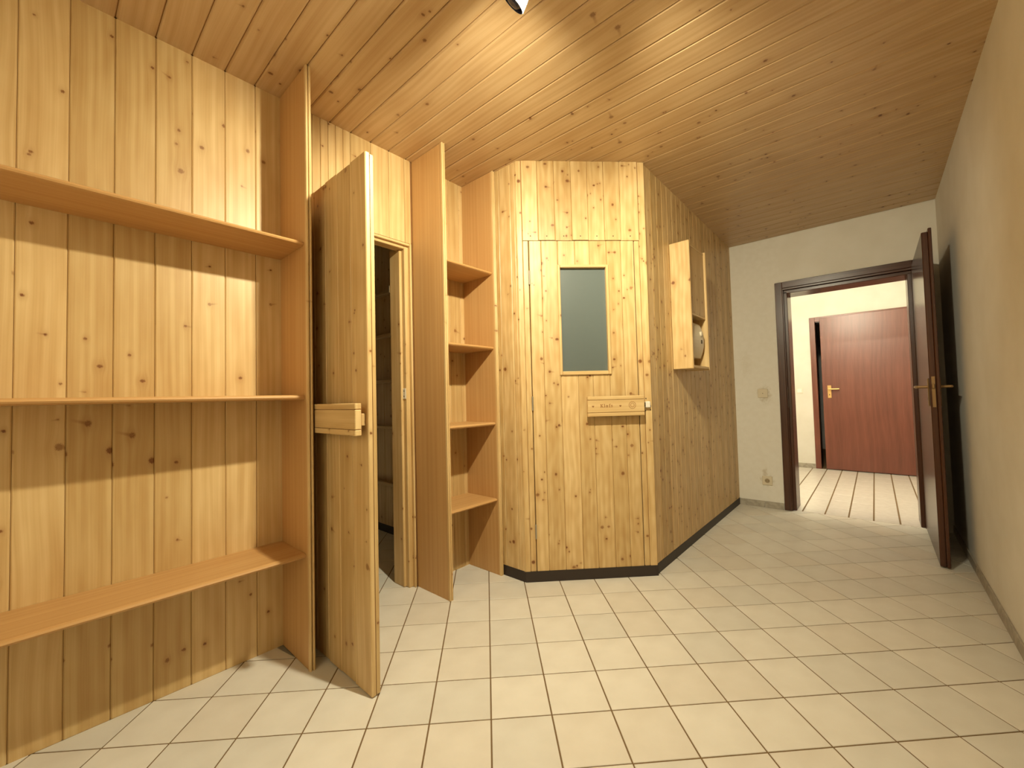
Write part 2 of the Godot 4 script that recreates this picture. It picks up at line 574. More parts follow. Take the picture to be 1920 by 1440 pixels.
# ---------------------------------------------------------------- walls
# plaster with hand marks round the cover plate and dirt round the socket
func stained_plaster() -> StandardMaterial3D:
	var w := 100
	var h := 630
	var n := FastNoiseLite.new()
	n.seed = 31
	n.frequency = 0.06
	n.fractal_octaves = 4
	var img := Image.create(w, h, false, Image.FORMAT_RGB8)
	var marks := [[0.94, 1.02, 0.055, 0.075, 0.34], [0.905, 1.05, 0.03, 0.03, 0.2], [0.928, 0.245, 0.055, 0.05, 0.4], [0.915, 0.31, 0.022, 0.05, 0.3], [0.80, 1.3, 0.05, 0.12, 0.08]]
	for y in h:
		for x in w:
			var p := Vector2(0.6965 + 0.3935 * (x + 0.5) / w, 2.48 * (1.0 - (y + 0.5) / h))
			var k := n.get_noise_2d(x, y) * 0.5 + 0.5
			var c := col(226, 221, 209).lerp(col(233, 229, 219), k)
			var d := 0.0
			for m in marks:
				var q := sqrt(pow((p.x - m[0]) / m[2], 2) + pow((p.y - m[1]) / m[3], 2)) + (n.get_noise_2d(x * 2.2 + 300.0, y * 2.2) * 0.5)
				d = maxf(d, m[4] * (1.0 - smoothstep(0.1, 1.25, q)))
			img.set_pixel(x, y, c.lerp(col(150, 128, 90), d))
	img.generate_mipmaps()
	var mt := mat(Color.WHITE, 0.92, 0.0, 0.25)
	mt.albedo_texture = ImageTexture.create_from_image(img)
	mt.uv1_scale = Vector3(1.0 / 0.3935, -1.0 / 2.48, 1)
	mt.uv1_offset = Vector3(0.5, 0.5, 0)
	return mt

func build_walls() -> void:
	# boarded wall with the opening to the store room
	var w := base("wall_left", "pine tongue-and-groove boarded wall with shelves and a door opening", "wall", "structure")
	var st := begin()
	cbox(st, Vector3(LEFT - 0.09, 0, 0.895), Vector3(LEFT - 0.015, CEIL, FRONT))
	cbox(st, Vector3(LEFT - 0.09, 0, SAUNA), Vector3(LEFT - 0.015, CEIL, 0.285))
	cbox(st, Vector3(LEFT - 0.09, 1.955, 0.285), Vector3(LEFT - 0.015, CEIL, 0.895))
	put(w, "core", st.commit(), M.raw_wood)
	st = begin()
	cbox(st, Vector3(LEFT - 0.016, 0, 0.895), Vector3(LEFT - 0.0045, CEIL, FRONT))
	cbox(st, Vector3(LEFT - 0.016, 0, SAUNA + 0.03), Vector3(LEFT - 0.0045, CEIL, 0.285))
	cbox(st, Vector3(LEFT - 0.016, 1.955, 0.285), Vector3(LEFT - 0.0045, CEIL, 0.895))
	put(w, "backing", st.commit(), M.groove)
	var wide := [0.983, 1.085, 1.196, 1.306, 1.415, 1.525, 1.634, 1.745, 1.854, 1.963, 2.073, 2.182, 2.292, FRONT]
	boards(w, wide, Vector3(LEFT, 0, 0), Vector3.BACK, Vector3.RIGHT, 0.0, CEIL)
	boards(w, [0.885, 0.966], Vector3(LEFT, 0, 0), Vector3.BACK, Vector3.RIGHT, 0.0, CEIL)
	boards(w, [0.29, 0.331, 0.432, 0.539, 0.654, 0.692, 0.73, 0.768, 0.806, 0.845, 0.885], Vector3(LEFT, 0, 0), Vector3.BACK, Vector3.RIGHT, 1.945, CEIL, 0.002)
	boards(w, [-0.111, -0.078, 0.012, 0.115, 0.215, 0.268], Vector3(LEFT, 0, 0), Vector3.BACK, Vector3.RIGHT, 0.0, CEIL)
	# plaster walls
	var b := base("wall_back", "cream plastered wall with the doorway to the hall", "wall", "structure")
	st = begin()
	cbox(st, Vector3(STORE - 0.18, 0, BACK - 0.24), Vector3(0.6965, CEIL + 0.05, BACK))
	put(b, "plaster", box_mesh(Vector3(0.6965, 0, BACK - 0.24), Vector3(1.09, CEIL + 0.05, BACK)), stained_plaster())
	cbox(st, Vector3(1.96, 0, BACK - 0.24), Vector3(RIGHT, CEIL + 0.05, BACK))
	cbox(st, Vector3(1.09, 1.975, BACK - 0.24), Vector3(1.96, CEIL + 0.05, BACK))
	put(b, "plaster", st.commit(), M.plaster)
	var r := base("wall_right", "plain cream plastered wall along the right side", "wall", "structure")
	put(r, "plaster", box_mesh(Vector3(RIGHT, 0, HALL_BACK - 2.4), Vector3(RIGHT + 0.15, CEIL + 0.1, 2.55)), M.plaster)
	var fr := base("wall_front", "plain cream plastered wall opposite the sauna", "wall", "structure")
	put(fr, "plaster", box_mesh(Vector3(STORE - 0.18, 0, FRONT), Vector3(RIGHT, CEIL + 0.05, FRONT + 0.15)), M.plaster)
	var s := base("wall_store", "bare plastered store room walls out of view, set far back to keep the room dark", "wall", "structure")
	st = begin()
	cbox(st, Vector3(STORE - 0.15, 0, BACK), Vector3(STORE, CEIL + 0.02, FRONT))  # out of view, moved outward so the store room stays dim
	put(s, "masonry", st.commit(), M.plaster)
	# tile skirting
	var sk := base("baseboard_back", "grey tile skirting below the cream wall beside the hall doorway", "baseboard", "structure")
	for k in [[0.702, 0.905], [0.908, 1.052]]:
		put(sk, "tile", box_mesh(Vector3(k[0], 0.0, BACK), Vector3(k[1], 0.056, BACK + 0.008), 0.0015), M.skirting)
	var sr := base("baseboard_right", "grey tile skirting along the foot of the right wall", "baseboard", "structure")
	var z := BACK + 0.01
	while z < FRONT - 0.02:
		put(sr, "tile", box_mesh(Vector3(RIGHT - 0.008, 0.0, z), Vector3(RIGHT, 0.056, minf(z + 0.297, FRONT)), 0.0015), M.skirting)
		z += 0.3

# ---------------------------------------------------------------- hall
func build_hall() -> void:
	var f := base("floor_hall", "pale hall floor tiles in straight rows with wide brown joints", "floor", "structure")
	put(f, "screed", box_mesh(Vector3(0.15, -0.12, HALL_BACK - 2.4), Vector3(RIGHT + 0.02, -0.0032, BACK - 0.04)), M.grout)
	var z0 := BACK - 0.036
	for i in 13:
		var x0 := 0.245 + 0.1553 * i
		var x1 := minf(x0 + 0.1553, RIGHT)
		if x0 > RIGHT - 0.02: continue
		for j in 9:
			var za := z0 - 0.3 * j
			var zb := maxf(za - 0.3, HALL_BACK)
			if za - zb < 0.03: continue
			var st := begin()
			slab(st, PackedVector2Array([Vector2(x0 + 0.005, zb + 0.0012), Vector2(x1 - 0.005, zb + 0.0012), Vector2(x1 - 0.005, za - 0.0012), Vector2(x0 + 0.005, za - 0.0012)]), 0.0, 0.008, 0.0015)
			put(f, "tile", st.commit(), M.hall_tile)
	var w := base("wall_hall", "white plastered hall walls round the red-brown door", "wall", "structure")
	var s := begin()
	cbox(s, Vector3(0.1, 0, HALL_BACK - 0.2), Vector3(1.11, 2.6, HALL_BACK))
	cbox(s, Vector3(2.02, 0, HALL_BACK - 0.2), Vector3(RIGHT, 2.6, HALL_BACK))
	cbox(s, Vector3(1.11, 1.99, HALL_BACK - 0.2), Vector3(2.02, 2.6, HALL_BACK))
	cbox(s, Vector3(0.1, 0, HALL_BACK), Vector3(0.24, 2.6, BACK - 0.24))
	put(w, "plaster", s.commit(), M.plaster)
	var k2 := base("wall_closet", "unseen plastered walls behind the red-brown door, set back to keep the gap dark", "wall", "structure")
	s = begin()
	cbox(s, Vector3(0.1, 0, HALL_BACK - 2.4), Vector3(RIGHT, 2.6, HALL_BACK - 2.3))  # unseen room, made deep so the door gap stays dark
	cbox(s, Vector3(0.1, 0, HALL_BACK - 2.3), Vector3(0.24, 2.6, HALL_BACK - 0.2))
	put(k2, "masonry", s.commit(), M.plaster)
	var c := base("ceiling_hall", "plain white hall ceiling", "ceiling", "structure")
	put(c, "plaster", box_mesh(Vector3(0.1, 2.52, HALL_BACK - 2.4), Vector3(RIGHT, 2.62, BACK - 0.24)), M.plaster)
	var sk := base("baseboard_hall", "grey tile skirting below the white hall wall", "baseboard", "structure")
	for k in [[0.24, 0.455], [0.458, 0.67], [0.673, 0.968], [0.971, 1.055]]:
		put(sk, "tile", box_mesh(Vector3(k[0], 0.0, HALL_BACK), Vector3(k[1], 0.06, HALL_BACK + 0.009), 0.0015), M.skirting)

# ---------------------------------------------------------------- board door on the left and its frame
func build_board_door() -> void:
	var fr := base("trim_1", "stepped pine frame round the opening in the boarded wall", "door frame", "structure")
	for side in [[0.29, 1.0], [0.89, -1.0]]:
		var z: float = side[0]
		var d: float = side[1]
		put(fr, "jamb", box_mesh(Vector3(LEFT - 0.03, 0, minf(z, z + d * 0.012)), Vector3(LEFT + 0.001, 1.945, maxf(z, z + d * 0.012)), 0.002, 1, any_off(1.95)), any_pine())
		put(fr, "rebate_strip", box_mesh(Vector3(LEFT - 0.085, 0, minf(z, z + d * 0.036)), Vector3(LEFT - 0.02, 1.945, maxf(z, z + d * 0.036)), 0.003, 1, any_off(1.95)), any_pine())
		put(fr, "inner_strip", box_mesh(Vector3(LEFT - 0.15, 0, minf(z, z + d * 0.05)), Vector3(LEFT - 0.05, 1.93, maxf(z, z + d * 0.05)), 0.003, 1, any_off(1.95)), any_pine())
	put(fr, "head", box_mesh(Vector3(LEFT - 0.03, 1.931, 0.302), Vector3(LEFT - 0.002, 1.945, 0.878), 0.002, 2, any_off(1.95)), any_pine())
	put(fr, "rebate_strip", box_mesh(Vector3(LEFT - 0.085, 1.915, 0.326), Vector3(LEFT - 0.02, 1.945, 0.854), 0.003, 2, any_off(1.95)), any_pine())
	put(fr, "strike_plate", box_mesh(Vector3(LEFT - 0.052, 1.055, 0.3265), Vector3(LEFT - 0.022, 1.115, 0.330), 0.001), M.white_plastic)
	for y in [1.07, 1.10]:
		put(fr, "screw", lathe_mesh([Vector2(0, 0.0015), Vector2(0.003, 0.001), Vector2(0.0035, 0)], 10, Transform3D(Basis.IDENTITY, Vector3(LEFT - 0.037, y, 0.330))), M.dark_steel)
	put(fr, "door_catch", box_mesh(Vector3(LEFT - 0.165, 1.685, 0.325), Vector3(LEFT - 0.15, 1.73, 0.338), 0.004), M.cream_plastic)
	# the leaf stands open at a right angle to the wall
	var t := base("door_1", "pine board door standing open at a right angle to the boarded wall", "door", "structure")
	var zf := 0.910
	var zb := 0.876
	var marks := [-0.262, -0.215, -0.112, -0.008, 0.099, 0.203, 0.322]
	for k in marks.size() - 1:
		board(t, Vector3((marks[k] + marks[k + 1]) * 0.5, 0.986, zf), Vector3.UP, Vector3.BACK, marks[k + 1] - marks[k], 1.955 + 0.006 * (k % 2), 0.003, 0.001, 0.0155)
		board(t, Vector3((marks[k] + marks[k + 1]) * 0.5, 0.985, zb), Vector3.UP, Vector3.FORWARD, marks[k + 1] - marks[k], 1.955, 0.003, 0.001, 0.0155)
	put(t, "core", box_mesh(Vector3(-0.26, 0.012, 0.8905), Vector3(0.3195, 1.955, 0.8955)), M.groove)
	wood_handle(t, Transform3D(Basis(Vector3.RIGHT, Vector3.UP, Vector3.BACK), Vector3(0.155, 0.983, zf)), false)
	for y in [0.25, 1.0, 1.75]:
		put(t, "hinge", lathe_mesh([Vector2(0, -0.045), Vector2(0.006, -0.045), Vector2(0.006, 0.045), Vector2(0, 0.045)], 12, Transform3D(Basis(Vector3.RIGHT, PI / 2), Vector3(-0.27, y, 0.872))), M.steel)

# wooden pull with two long grooves; local x along the pull, z away from the door
func wood_handle(t: Node3D, x: Transform3D, front: bool) -> void:
	var w := 0.165
	var h := 0.0575
	var m: Material = pine[3]
	for k in [[-h, -0.0372], [-0.0352, 0.0345], [0.0365, h]]:
		var g := put(t, "handle_board", box_mesh(Vector3(-w, k[0], 0.026), Vector3(w, k[1], 0.05), 0.0022, 0, any_off()), m, x)
		if k[0] == -h: g.name = "handle"
	put(t, "handle_core", box_mesh(Vector3(-w + 0.002, -h + 0.004, 0.025), Vector3(w - 0.002, h - 0.004, 0.044), 0.0, 0, any_off()), M.burn, x)
	for s in [-1.0, 1.0]:
		put(t, "handle_spacer", box_mesh(Vector3(s * 0.125 - 0.022, -0.024, 0.0), Vector3(s * 0.125 + 0.022, 0.02, 0.027), 0.002, 0, any_off()), pine[1], x)
	if not front: return
	# carved lettering, plugs and ring on the outside
	var tm := TextMesh.new()
	var sf := SystemFont.new()
	sf.font_names = PackedStringArray(["Droid Serif"])
	sf.font_weight = 700
	var fv := FontVariation.new()
	fv.base_font = sf
	fv.spacing_glyph = 3
	tm.font = fv
	tm.text = "Klafs"
	tm.font_size = 32
	tm.pixel_size = 0.00078
	tm.depth = 0.0012
	put(t, "lettering", tm, M.burn, x * Transform3D(Basis.IDENTITY, Vector3(-0.057, 0.002, 0.0502)))
	for px in [-0.135, 0.023]:
		var heart := []
		for i in 18:
			var a := TAU * i / 18.0
			heart.append(Vector2(16.0 * pow(sin(a), 3), 13.0 * cos(a) - 5.0 * cos(2 * a) - 2.0 * cos(3 * a) - cos(4 * a)) * 0.0004)
		var st := begin()
		var pts := []
		var uvs := []
		for i in 18:
			pts.append(Vector3(0, 0, 0.0006))
			pts.append(Vector3(heart[i].x, heart[i].y, 0.0006))
			pts.append(Vector3(heart[(i + 1) % 18].x, heart[(i + 1) % 18].y, 0.0006))
			face(st, pts, [Vector2.ZERO, Vector2.ZERO, Vector2.ZERO], Vector3(0, 0, 1))
			face(st, [pts[1], pts[2], pts[2] - Vector3(0, 0, 0.001), pts[1] - Vector3(0, 0, 0.001)], [Vector2.ZERO, Vector2.ZERO, Vector2.ZERO, Vector2.ZERO], pts[1])
			pts.clear()
		put(t, "heart_mark", st.commit(), M.groove, x * Transform3D(Basis.IDENTITY, Vector3(px, 0.0, 0.0502)))
	for rad in [0.0105, 0.0195]:
		put(t, "ring_mark", ring_mesh(rad, 0.0011), M.burn, x * Transform3D(Basis.IDENTITY, Vector3(0.093, 0.003, 0.0504)))

func ring_mesh(r: float, th: float) -> ArrayMesh:
	return lathe_mesh([Vector2(r - th, -0.001), Vector2(r - th, 0.0004), Vector2(r + th, 0.0004), Vector2(r + th, -0.001)], 32)

# ---------------------------------------------------------------- dark doors
func lever_set(t: Node3D, at: Vector3, out: Vector3, side: Vector3, m: Material) -> void:
	# long plate with lever and keyhole; out = away from the leaf, side = where the lever points
	var x := Transform3D(Basis(side, Vector3.UP, side.cross(Vector3.UP)), at)
	var o := 1.0 if x.basis.z.dot(out) > 0 else -1.0
	put(t, "handle_plate", box_mesh(Vector3(-0.02, -0.115, minf(0, o * 0.006)), Vector3(0.02, 0.05, maxf(0, o * 0.006)), 0.0025), m, x)
	var st := begin()
	bar(st, [Vector3(0, 0, o * 0.004), Vector3(0, 0, o * 0.05), Vector3(0.105, 0.0, o * 0.052)], 0.0085)
	put(t, "lever", st.commit(), m, x)
	put(t, "keyhole", box_mesh(Vector3(-0.004, -0.082, minf(o * 0.005, o * 0.0068)), Vector3(0.004, -0.062, maxf(o * 0.005, o * 0.0068)), 0.0), M.dark_steel, x)

func build_hall_doors() -> void:
	# frame of the doorway to the hall
	var f := base("trim_2", "dark mahogany frame of the doorway to the hall", "door frame", "structure")
	for s in [[1.055, 1.0], [1.995, -1.0]]:
		var x: float = s[0]
		var d: float = s[1]
		put(f, "architrave", box_mesh(Vector3(minf(x, x + d * 0.055), 0, BACK - 0.001), Vector3(maxf(x, x + d * 0.055), 2.01, BACK + 0.014), 0.003), M.mahogany)
		put(f, "jamb", box_mesh(Vector3(minf(x + d * 0.035, x + d * 0.062), 0, BACK - 0.25), Vector3(maxf(x + d * 0.035, x + d * 0.062), 1.94, BACK), 0.002), M.mahogany)
		put(f, "stop", box_mesh(Vector3(minf(x + d * 0.06, x + d * 0.085), 0, BACK - 0.25), Vector3(maxf(x + d * 0.06, x + d * 0.085), 1.925, BACK - 0.028), 0.003), M.mahogany)
		put(f, "architrave", box_mesh(Vector3(minf(x, x + d * 0.055), 0, BACK - 0.254), Vector3(maxf(x, x + d * 0.055), 2.01, BACK - 0.24), 0.003), M.mahogany)
	put(f, "head_architrave", box_mesh(Vector3(1.11, 1.955, BACK - 0.001), Vector3(1.94, 2.01, BACK + 0.014), 0.003, 0), M.mahogany)
	put(f, "head_jamb", box_mesh(Vector3(1.09, 1.94, BACK - 0.25), Vector3(1.96, 1.975, BACK), 0.002, 0), M.mahogany)
	put(f, "head_stop", box_mesh(Vector3(1.115, 1.912, BACK - 0.25), Vector3(1.935, 1.94, BACK - 0.028), 0.003, 0), M.mahogany)
	put(f, "strike_plate", box_mesh(Vector3(1.117, 0.90, BACK - 0.022), Vector3(1.1185, 1.08, BACK - 0.004), 0.0), M.dark_steel)
	# its leaf, folded back along the right wall
	var t := base("door_2", "dark glossy mahogany door folded open against the right wall", "door", "structure")
	put(t, "leaf", box_mesh(Vector3(1.934, 0.008, -2.612), Vector3(1.962, 1.968, -1.762), 0.003), M.mahogany)
	put(t, "leaf_lip", box_mesh(Vector3(1.9615, 0.008, -2.622), Vector3(1.977, 1.985, -1.748), 0.003), M.mahogany)
	lever_set(t, Vector3(1.934, 1.05, -1.82), Vector3.LEFT, Vector3.FORWARD, M.dull_brass)
	lever_set(t, Vector3(1.977, 1.05, -1.82), Vector3.RIGHT, Vector3.FORWARD, M.dull_brass)
	put(t, "lock_plate", box_mesh(Vector3(1.942, 0.93, -1.764), Vector3(1.956, 1.11, -1.7608), 0.0), M.dull_brass)
	put(t, "latch_bolt", box_mesh(Vector3(1.942, 1.04, -1.765), Vector3(1.954, 1.066, -1.750), 0.002), M.dull_brass)
	for y in [0.3, 1.65]:
		put(t, "hinge", lathe_mesh([Vector2(0, -0.04), Vector2(0.008, -0.04), Vector2(0.008, 0.04), Vector2(0, 0.04)], 12, Transform3D(Basis(Vector3.RIGHT, PI / 2), Vector3(1.985, y, -2.627))), M.brass)
	# door across the hall
	var g := base("trim_3", "red-brown frame of the door across the hall", "door frame", "structure")
	put(g, "architrave", box_mesh(Vector3(1.06, 0, HALL_BACK - 0.001), Vector3(1.12, 2.025, HALL_BACK + 0.014), 0.003), M.red_door)
	put(g, "jamb", box_mesh(Vector3(1.10, 0, HALL_BACK - 0.21), Vector3(1.122, 1.97, HALL_BACK), 0.002), M.mahogany)
	put(g, "head_architrave", box_mesh(Vector3(1.12, 1.965, HALL_BACK - 0.001), Vector3(2.06, 2.025, HALL_BACK + 0.014), 0.003, 0), M.red_door)
	put(g, "head_jamb", box_mesh(Vector3(1.12, 1.955, HALL_BACK - 0.21), Vector3(2.02, 1.99, HALL_BACK - 0.001), 0.002, 0), M.mahogany)
	put(g, "architrave", box_mesh(Vector3(2.0, 0, HALL_BACK - 0.001), Vector3(2.06, 1.965, HALL_BACK + 0.014), 0.003), M.red_door)
	var h := base("door_3", "red-brown veneered flush door standing ajar across the hall", "door", "structure", Vector3(2.035, 0, HALL_BACK + 0.03))
	h.rotation.y = deg_to_rad(-2.0)
	put(h, "leaf", box_mesh(Vector3(-0.862, 0.008, -0.012), Vector3(0, 2.005, 0.028), 0.003), M.red_door)
	lever_set(h, Vector3(-0.79, 1.055, 0.028), Vector3.BACK, Vector3.RIGHT, M.brass)

# ---------------------------------------------------------------- sauna
func build_sauna() -> void:
	var t := base("sauna_cabin", "corner sauna cabin of knotty pine boards on a black plinth", "sauna")
	var c0 := Vector3(0.17, 0, SAUNA)
	var side := Vector3(1, 0, -1).normalized()
	var out := Vector3(1, 0, 1).normalized()
	var y0 := 0.056
	# short side, also on into the store room
	boards(t, [-0.022, 0.025, 0.117, 0.152], Vector3(0, 0, SAUNA), Vector3.RIGHT, Vector3.BACK, y0, CEIL, 0.003, 0.0012, true)
	boards(t, steps(STORE, LEFT - 0.09, 23), Vector3(0, 0, SAUNA), Vector3.RIGHT, Vector3.BACK, y0, CEIL)
	# long side
	boards(t, steps(-0.69, BACK, 22), Vector3(0.70, 0, 0), Vector3.BACK, Vector3.RIGHT, y0, CEIL, 0.003, 0.0012, true)
	# corner posts: bevelled strips that close the angled front
	for k in [[0.0, 0.026], [0.722, 0.764]]:
		var w: float = k[1] - k[0]
		board(t, c0 + side * ((k[0] + k[1]) * 0.5) + Vector3(0, (y0 + CEIL) * 0.5, 0), Vector3.UP, out, w, CEIL - y0, 0.003, 0.0, 0.014, knotty(), "corner_post")
	board(t, Vector3(0.161, (y0 + CEIL) * 0.5, SAUNA + 0.001), Vector3.UP, Vector3.BACK, 0.02, CEIL - y0, 0.003, 0.0, 0.014, knotty(), "corner_post")
	board(t, Vector3(0.701, (y0 + CEIL) * 0.5, -0.677), Vector3.UP, Vector3.RIGHT, 0.024, CEIL - y0, 0.003, 0.0, 0.014, knotty(), "corner_post")
	# boards above the door, fixed with a screw each
	var hm := [0.027, 0.120, 0.219, 0.320, 0.417, 0.515, 0.612, 0.721]
	for i in 7:
		var w: float = hm[i + 1] - hm[i]
		var lo: float = 1.958 + [0.0, 0.002, 0.0, 0.003, 0.001, 0.002, 0.0][i]
		var c: Vector3 = c0 + side * ((hm[i] + hm[i + 1]) * 0.5)
		board(t, c + Vector3(0, (lo + CEIL) * 0.5, 0) + out * 0.004, Vector3.UP, out, w, CEIL - lo, 0.003, 0.0012, 0.018, knotty())
		var sx := Transform3D(Basis(side, Vector3.UP, out), c + Vector3(0, 1.984, 0) + out * 0.004)
		put(t, "screw", lathe_mesh([Vector2(0, 0.0012), Vector2(0.0035, 0.0006), Vector2(0.004, -0.001)], 10, sx), M.dark_steel)
	# jambs beside the door
	for k in [[0.0272, 0.060], [0.690, 0.721]]:
		board(t, c0 + side * ((k[0] + k[1]) * 0.5) + Vector3(0, (y0 + 1.957) * 0.5, 0) - out * 0.003, Vector3.UP, out, k[1] - k[0], 1.957 - y0, 0.003, 0.001, 0.014, knotty(), "door_jamb")
	# plinth
	var st := begin()
	var fx := Transform3D(Basis(side, Vector3.UP, out), c0)
	cbox(st, Vector3(-0.002, 0, -0.03), Vector3(0.766, 0.060, 0.0005), 0.0, 0, Vector2.ZERO, fx)
	cbox(st, Vector3(0.66, 0, BACK), Vector3(0.7015, 0.060, -0.66), 0.0)
	cbox(st, Vector3(STORE, 0, SAUNA - 0.03), Vector3(0.17, 0.060, SAUNA + 0.001), 0.0)
	put(t, "plinth", st.commit(), M.plinth)
	# backing behind the grooves
	st = begin()
	cbox(st, Vector3(STORE, 0.06, SAUNA - 0.016), Vector3(0.155, CEIL, SAUNA - 0.0045))
	cbox(st, Vector3(0.684, 0.06, BACK), Vector3(0.6955, CEIL, -0.68))
	cbox(st, Vector3(0.01, 1.965, -0.0155), Vector3(0.755, CEIL, -0.001), 0.0, 1, Vector2.ZERO, fx)
	cbox(st, Vector3(0.01, 0.06, -0.018), Vector3(0.058, 1.97, -0.008), 0.0, 1, Vector2.ZERO, fx)
	cbox(st, Vector3(0.692, 0.06, -0.018), Vector3(0.755, 1.97, -0.008), 0.0, 1, Vector2.ZERO, fx)
	put(t, "backing", st.commit(), M.groove)
	# inner lining keeps the cabin dark
	st = begin()
	cbox(st, Vector3(STORE, 0.06, SAUNA - 0.05), Vector3(0.15, CEIL, SAUNA - 0.016))
	cbox(st, Vector3(0.65, 0.06, BACK), Vector3(0.684, CEIL, -0.68))
	cbox(st, Vector3(0.0, 1.97, -0.045), Vector3(0.764, CEIL, -0.0155), 0.0, 1, Vector2.ZERO, fx)
	cbox(st, Vector3(0.0, 0.06, -0.045), Vector3(0.055, 1.97, -0.0185), 0.0, 1, Vector2.ZERO, fx)
	cbox(st, Vector3(0.695, 0.06, -0.045), Vector3(0.764, 1.97, -0.0185), 0.0, 1, Vector2.ZERO, fx)
	put(t, "lining", st.commit(), M.raw_wood)
	# door of seven boards with a framed pane
	var d := group_part(t, "door", Transform3D(Basis(side, Vector3.UP, out), c0 - out * 0.002))
	var dm := [0.063, 0.134, 0.231, 0.332, 0.420, 0.520, 0.608, 0.686]
	for i in 7:
		var m: float = (dm[i] + dm[i + 1]) * 0.5
		var w: float = dm[i + 1] - dm[i]
		if i in [2, 3, 4]:
			board(d, Vector3(m, (0.06 + 1.178) * 0.5, 0), Vector3.UP, Vector3.BACK, w, 1.178 - 0.06, 0.003, 0.0012, 0.014, knotty())
			board(d, Vector3(m, (1.804 + 1.957) * 0.5, 0), Vector3.UP, Vector3.BACK, w, 1.957 - 1.804, 0.003, 0.0012, 0.014, knotty())
		else:
			board(d, Vector3(m, (0.06 + 1.957) * 0.5, 0), Vector3.UP, Vector3.BACK, w, 1.957 - 0.06, 0.003, 0.0012, 0.014, knotty())
	var fw := [[0.225, 1.169, 0.241, 1.814, 1], [0.511, 1.169, 0.528, 1.814, 1], [0.241, 1.797, 0.511, 1.814, 0], [0.241, 1.169, 0.511, 1.191, 0]]
	for k in fw:
		put(d, "window_frame", box_mesh(Vector3(k[0], k[1], -0.03), Vector3(k[2], k[3], 0.012), 0.0035, k[4], any_off()), pine[3])
	put(d, "glass_pane", box_mesh(Vector3(0.237, 1.187, -0.018), Vector3(0.515, 1.80, -0.013)), M.glass)
	put(d, "door_back", box_mesh(Vector3(0.063, 0.06, -0.034), Vector3(0.232, 1.957, -0.005)), M.groove)
	put(d, "door_back", box_mesh(Vector3(0.52, 0.06, -0.034), Vector3(0.686, 1.957, -0.005)), M.groove)
	put(d, "door_back", box_mesh(Vector3(0.232, 0.06, -0.034), Vector3(0.52, 1.175, -0.005)), M.groove)
	put(d, "door_back", box_mesh(Vector3(0.232, 1.81, -0.034), Vector3(0.52, 1.957, -0.005)), M.groove)
	for y in [1.74, 1.01, 0.282]:
		st = begin()
		bar(st, [Vector3(0.061, y - 0.04, 0.004), Vector3(0.061, y + 0.04, 0.004)], 0.005)
		put(d, "hinge", st.commit(), M.steel)
	wood_handle(d, Transform3D(Basis.IDENTITY, Vector3(0.535, 0.985, 0.0)), true)
	# padlock hasp on the right post
	put(d, "latch_body", box_mesh(Vector3(0.719, 0.969, 0.0), Vector3(0.747, 1.006, 0.022), 0.004), M.white_plastic)
	put(d, "latch_strap", box_mesh(Vector3(0.702, 0.976, 0.006), Vector3(0.722, 1.001, 0.014), 0.002), M.dark_steel)
	for p in [Vector2(0.727, 1.023), Vector2(0.724, 0.954), Vector2(0.752, 0.956), Vector2(0.754, 0.978)]:
		put(d, "screw", lathe_mesh([Vector2(0, 0.002), Vector2(0.003, 0.0014), Vector2(0.0035, 0)], 10, Transform3D(Basis.IDENTITY, Vector3(p.x, p.y, 0.003))), M.dark_steel)

# ---------------------------------------------------------------- shelves
func upright(parent: Node3D, z0: float, z1: float, m: Material) -> void:
	put(parent, "side_panel", box_mesh(Vector3(LEFT, 0.0, z0 + 0.0015), Vector3(-0.014, CEIL - 0.001, z1 - 0.0015), 0.001, 1, Vector2(0.15, 1.245)), m)
	# edge strip with two beads
	var st := begin()
	var zm := (z0 + z1) * 0.5
	for k in [[z0, zm - 0.001], [zm + 0.001, z1]]:
		var a: float = k[0]
		var b: float = k[1]
		var mid := (a + b) * 0.5
		var r := (b - a) * 0.5
		var prof := [Vector2(-0.0145, a), Vector2(-0.004, a)]
		for i in range(1, 6):
			prof.append(Vector2(-0.004 + r * sin(PI * i / 6.0), mid - r * cos(PI * i / 6.0)))
		prof.append(Vector2(-0.004, b))
		prof.append(Vector2(-0.0145, b))
		prism(st, prof, 0.0, CEIL - 0.001, Vector2(rng.randf() * 0.05, 0.03), Transform3D(Basis(Vector3.RIGHT, Vector3.BACK, Vector3.DOWN), Vector3(0, CEIL - 0.001, 0)))
	put(parent, "edge_strip", st.commit(), pine[3])

func shelf(parent: Node3D, z0: float, z1: float, x1: float, y: float, m: Material) -> void:
	var h := 0.0095
	var prof := [Vector2(LEFT + 0.001, y - h), Vector2(x1 - 0.012, y - h), Vector2(x1 - 0.003, y - h * 0.55), Vector2(x1, y), Vector2(x1 - 0.003, y + h * 0.55), Vector2(x1 - 0.012, y + h), Vector2(LEFT + 0.001, y + h)]
	var st := begin()
	prism(st, prof, z0, z1, Vector2(0.02, 0.02 - z0 + rng.randf() * maxf(0.0, 2.46 - (z1 - z0))))
	put(parent, "shelf", st.commit(), m)

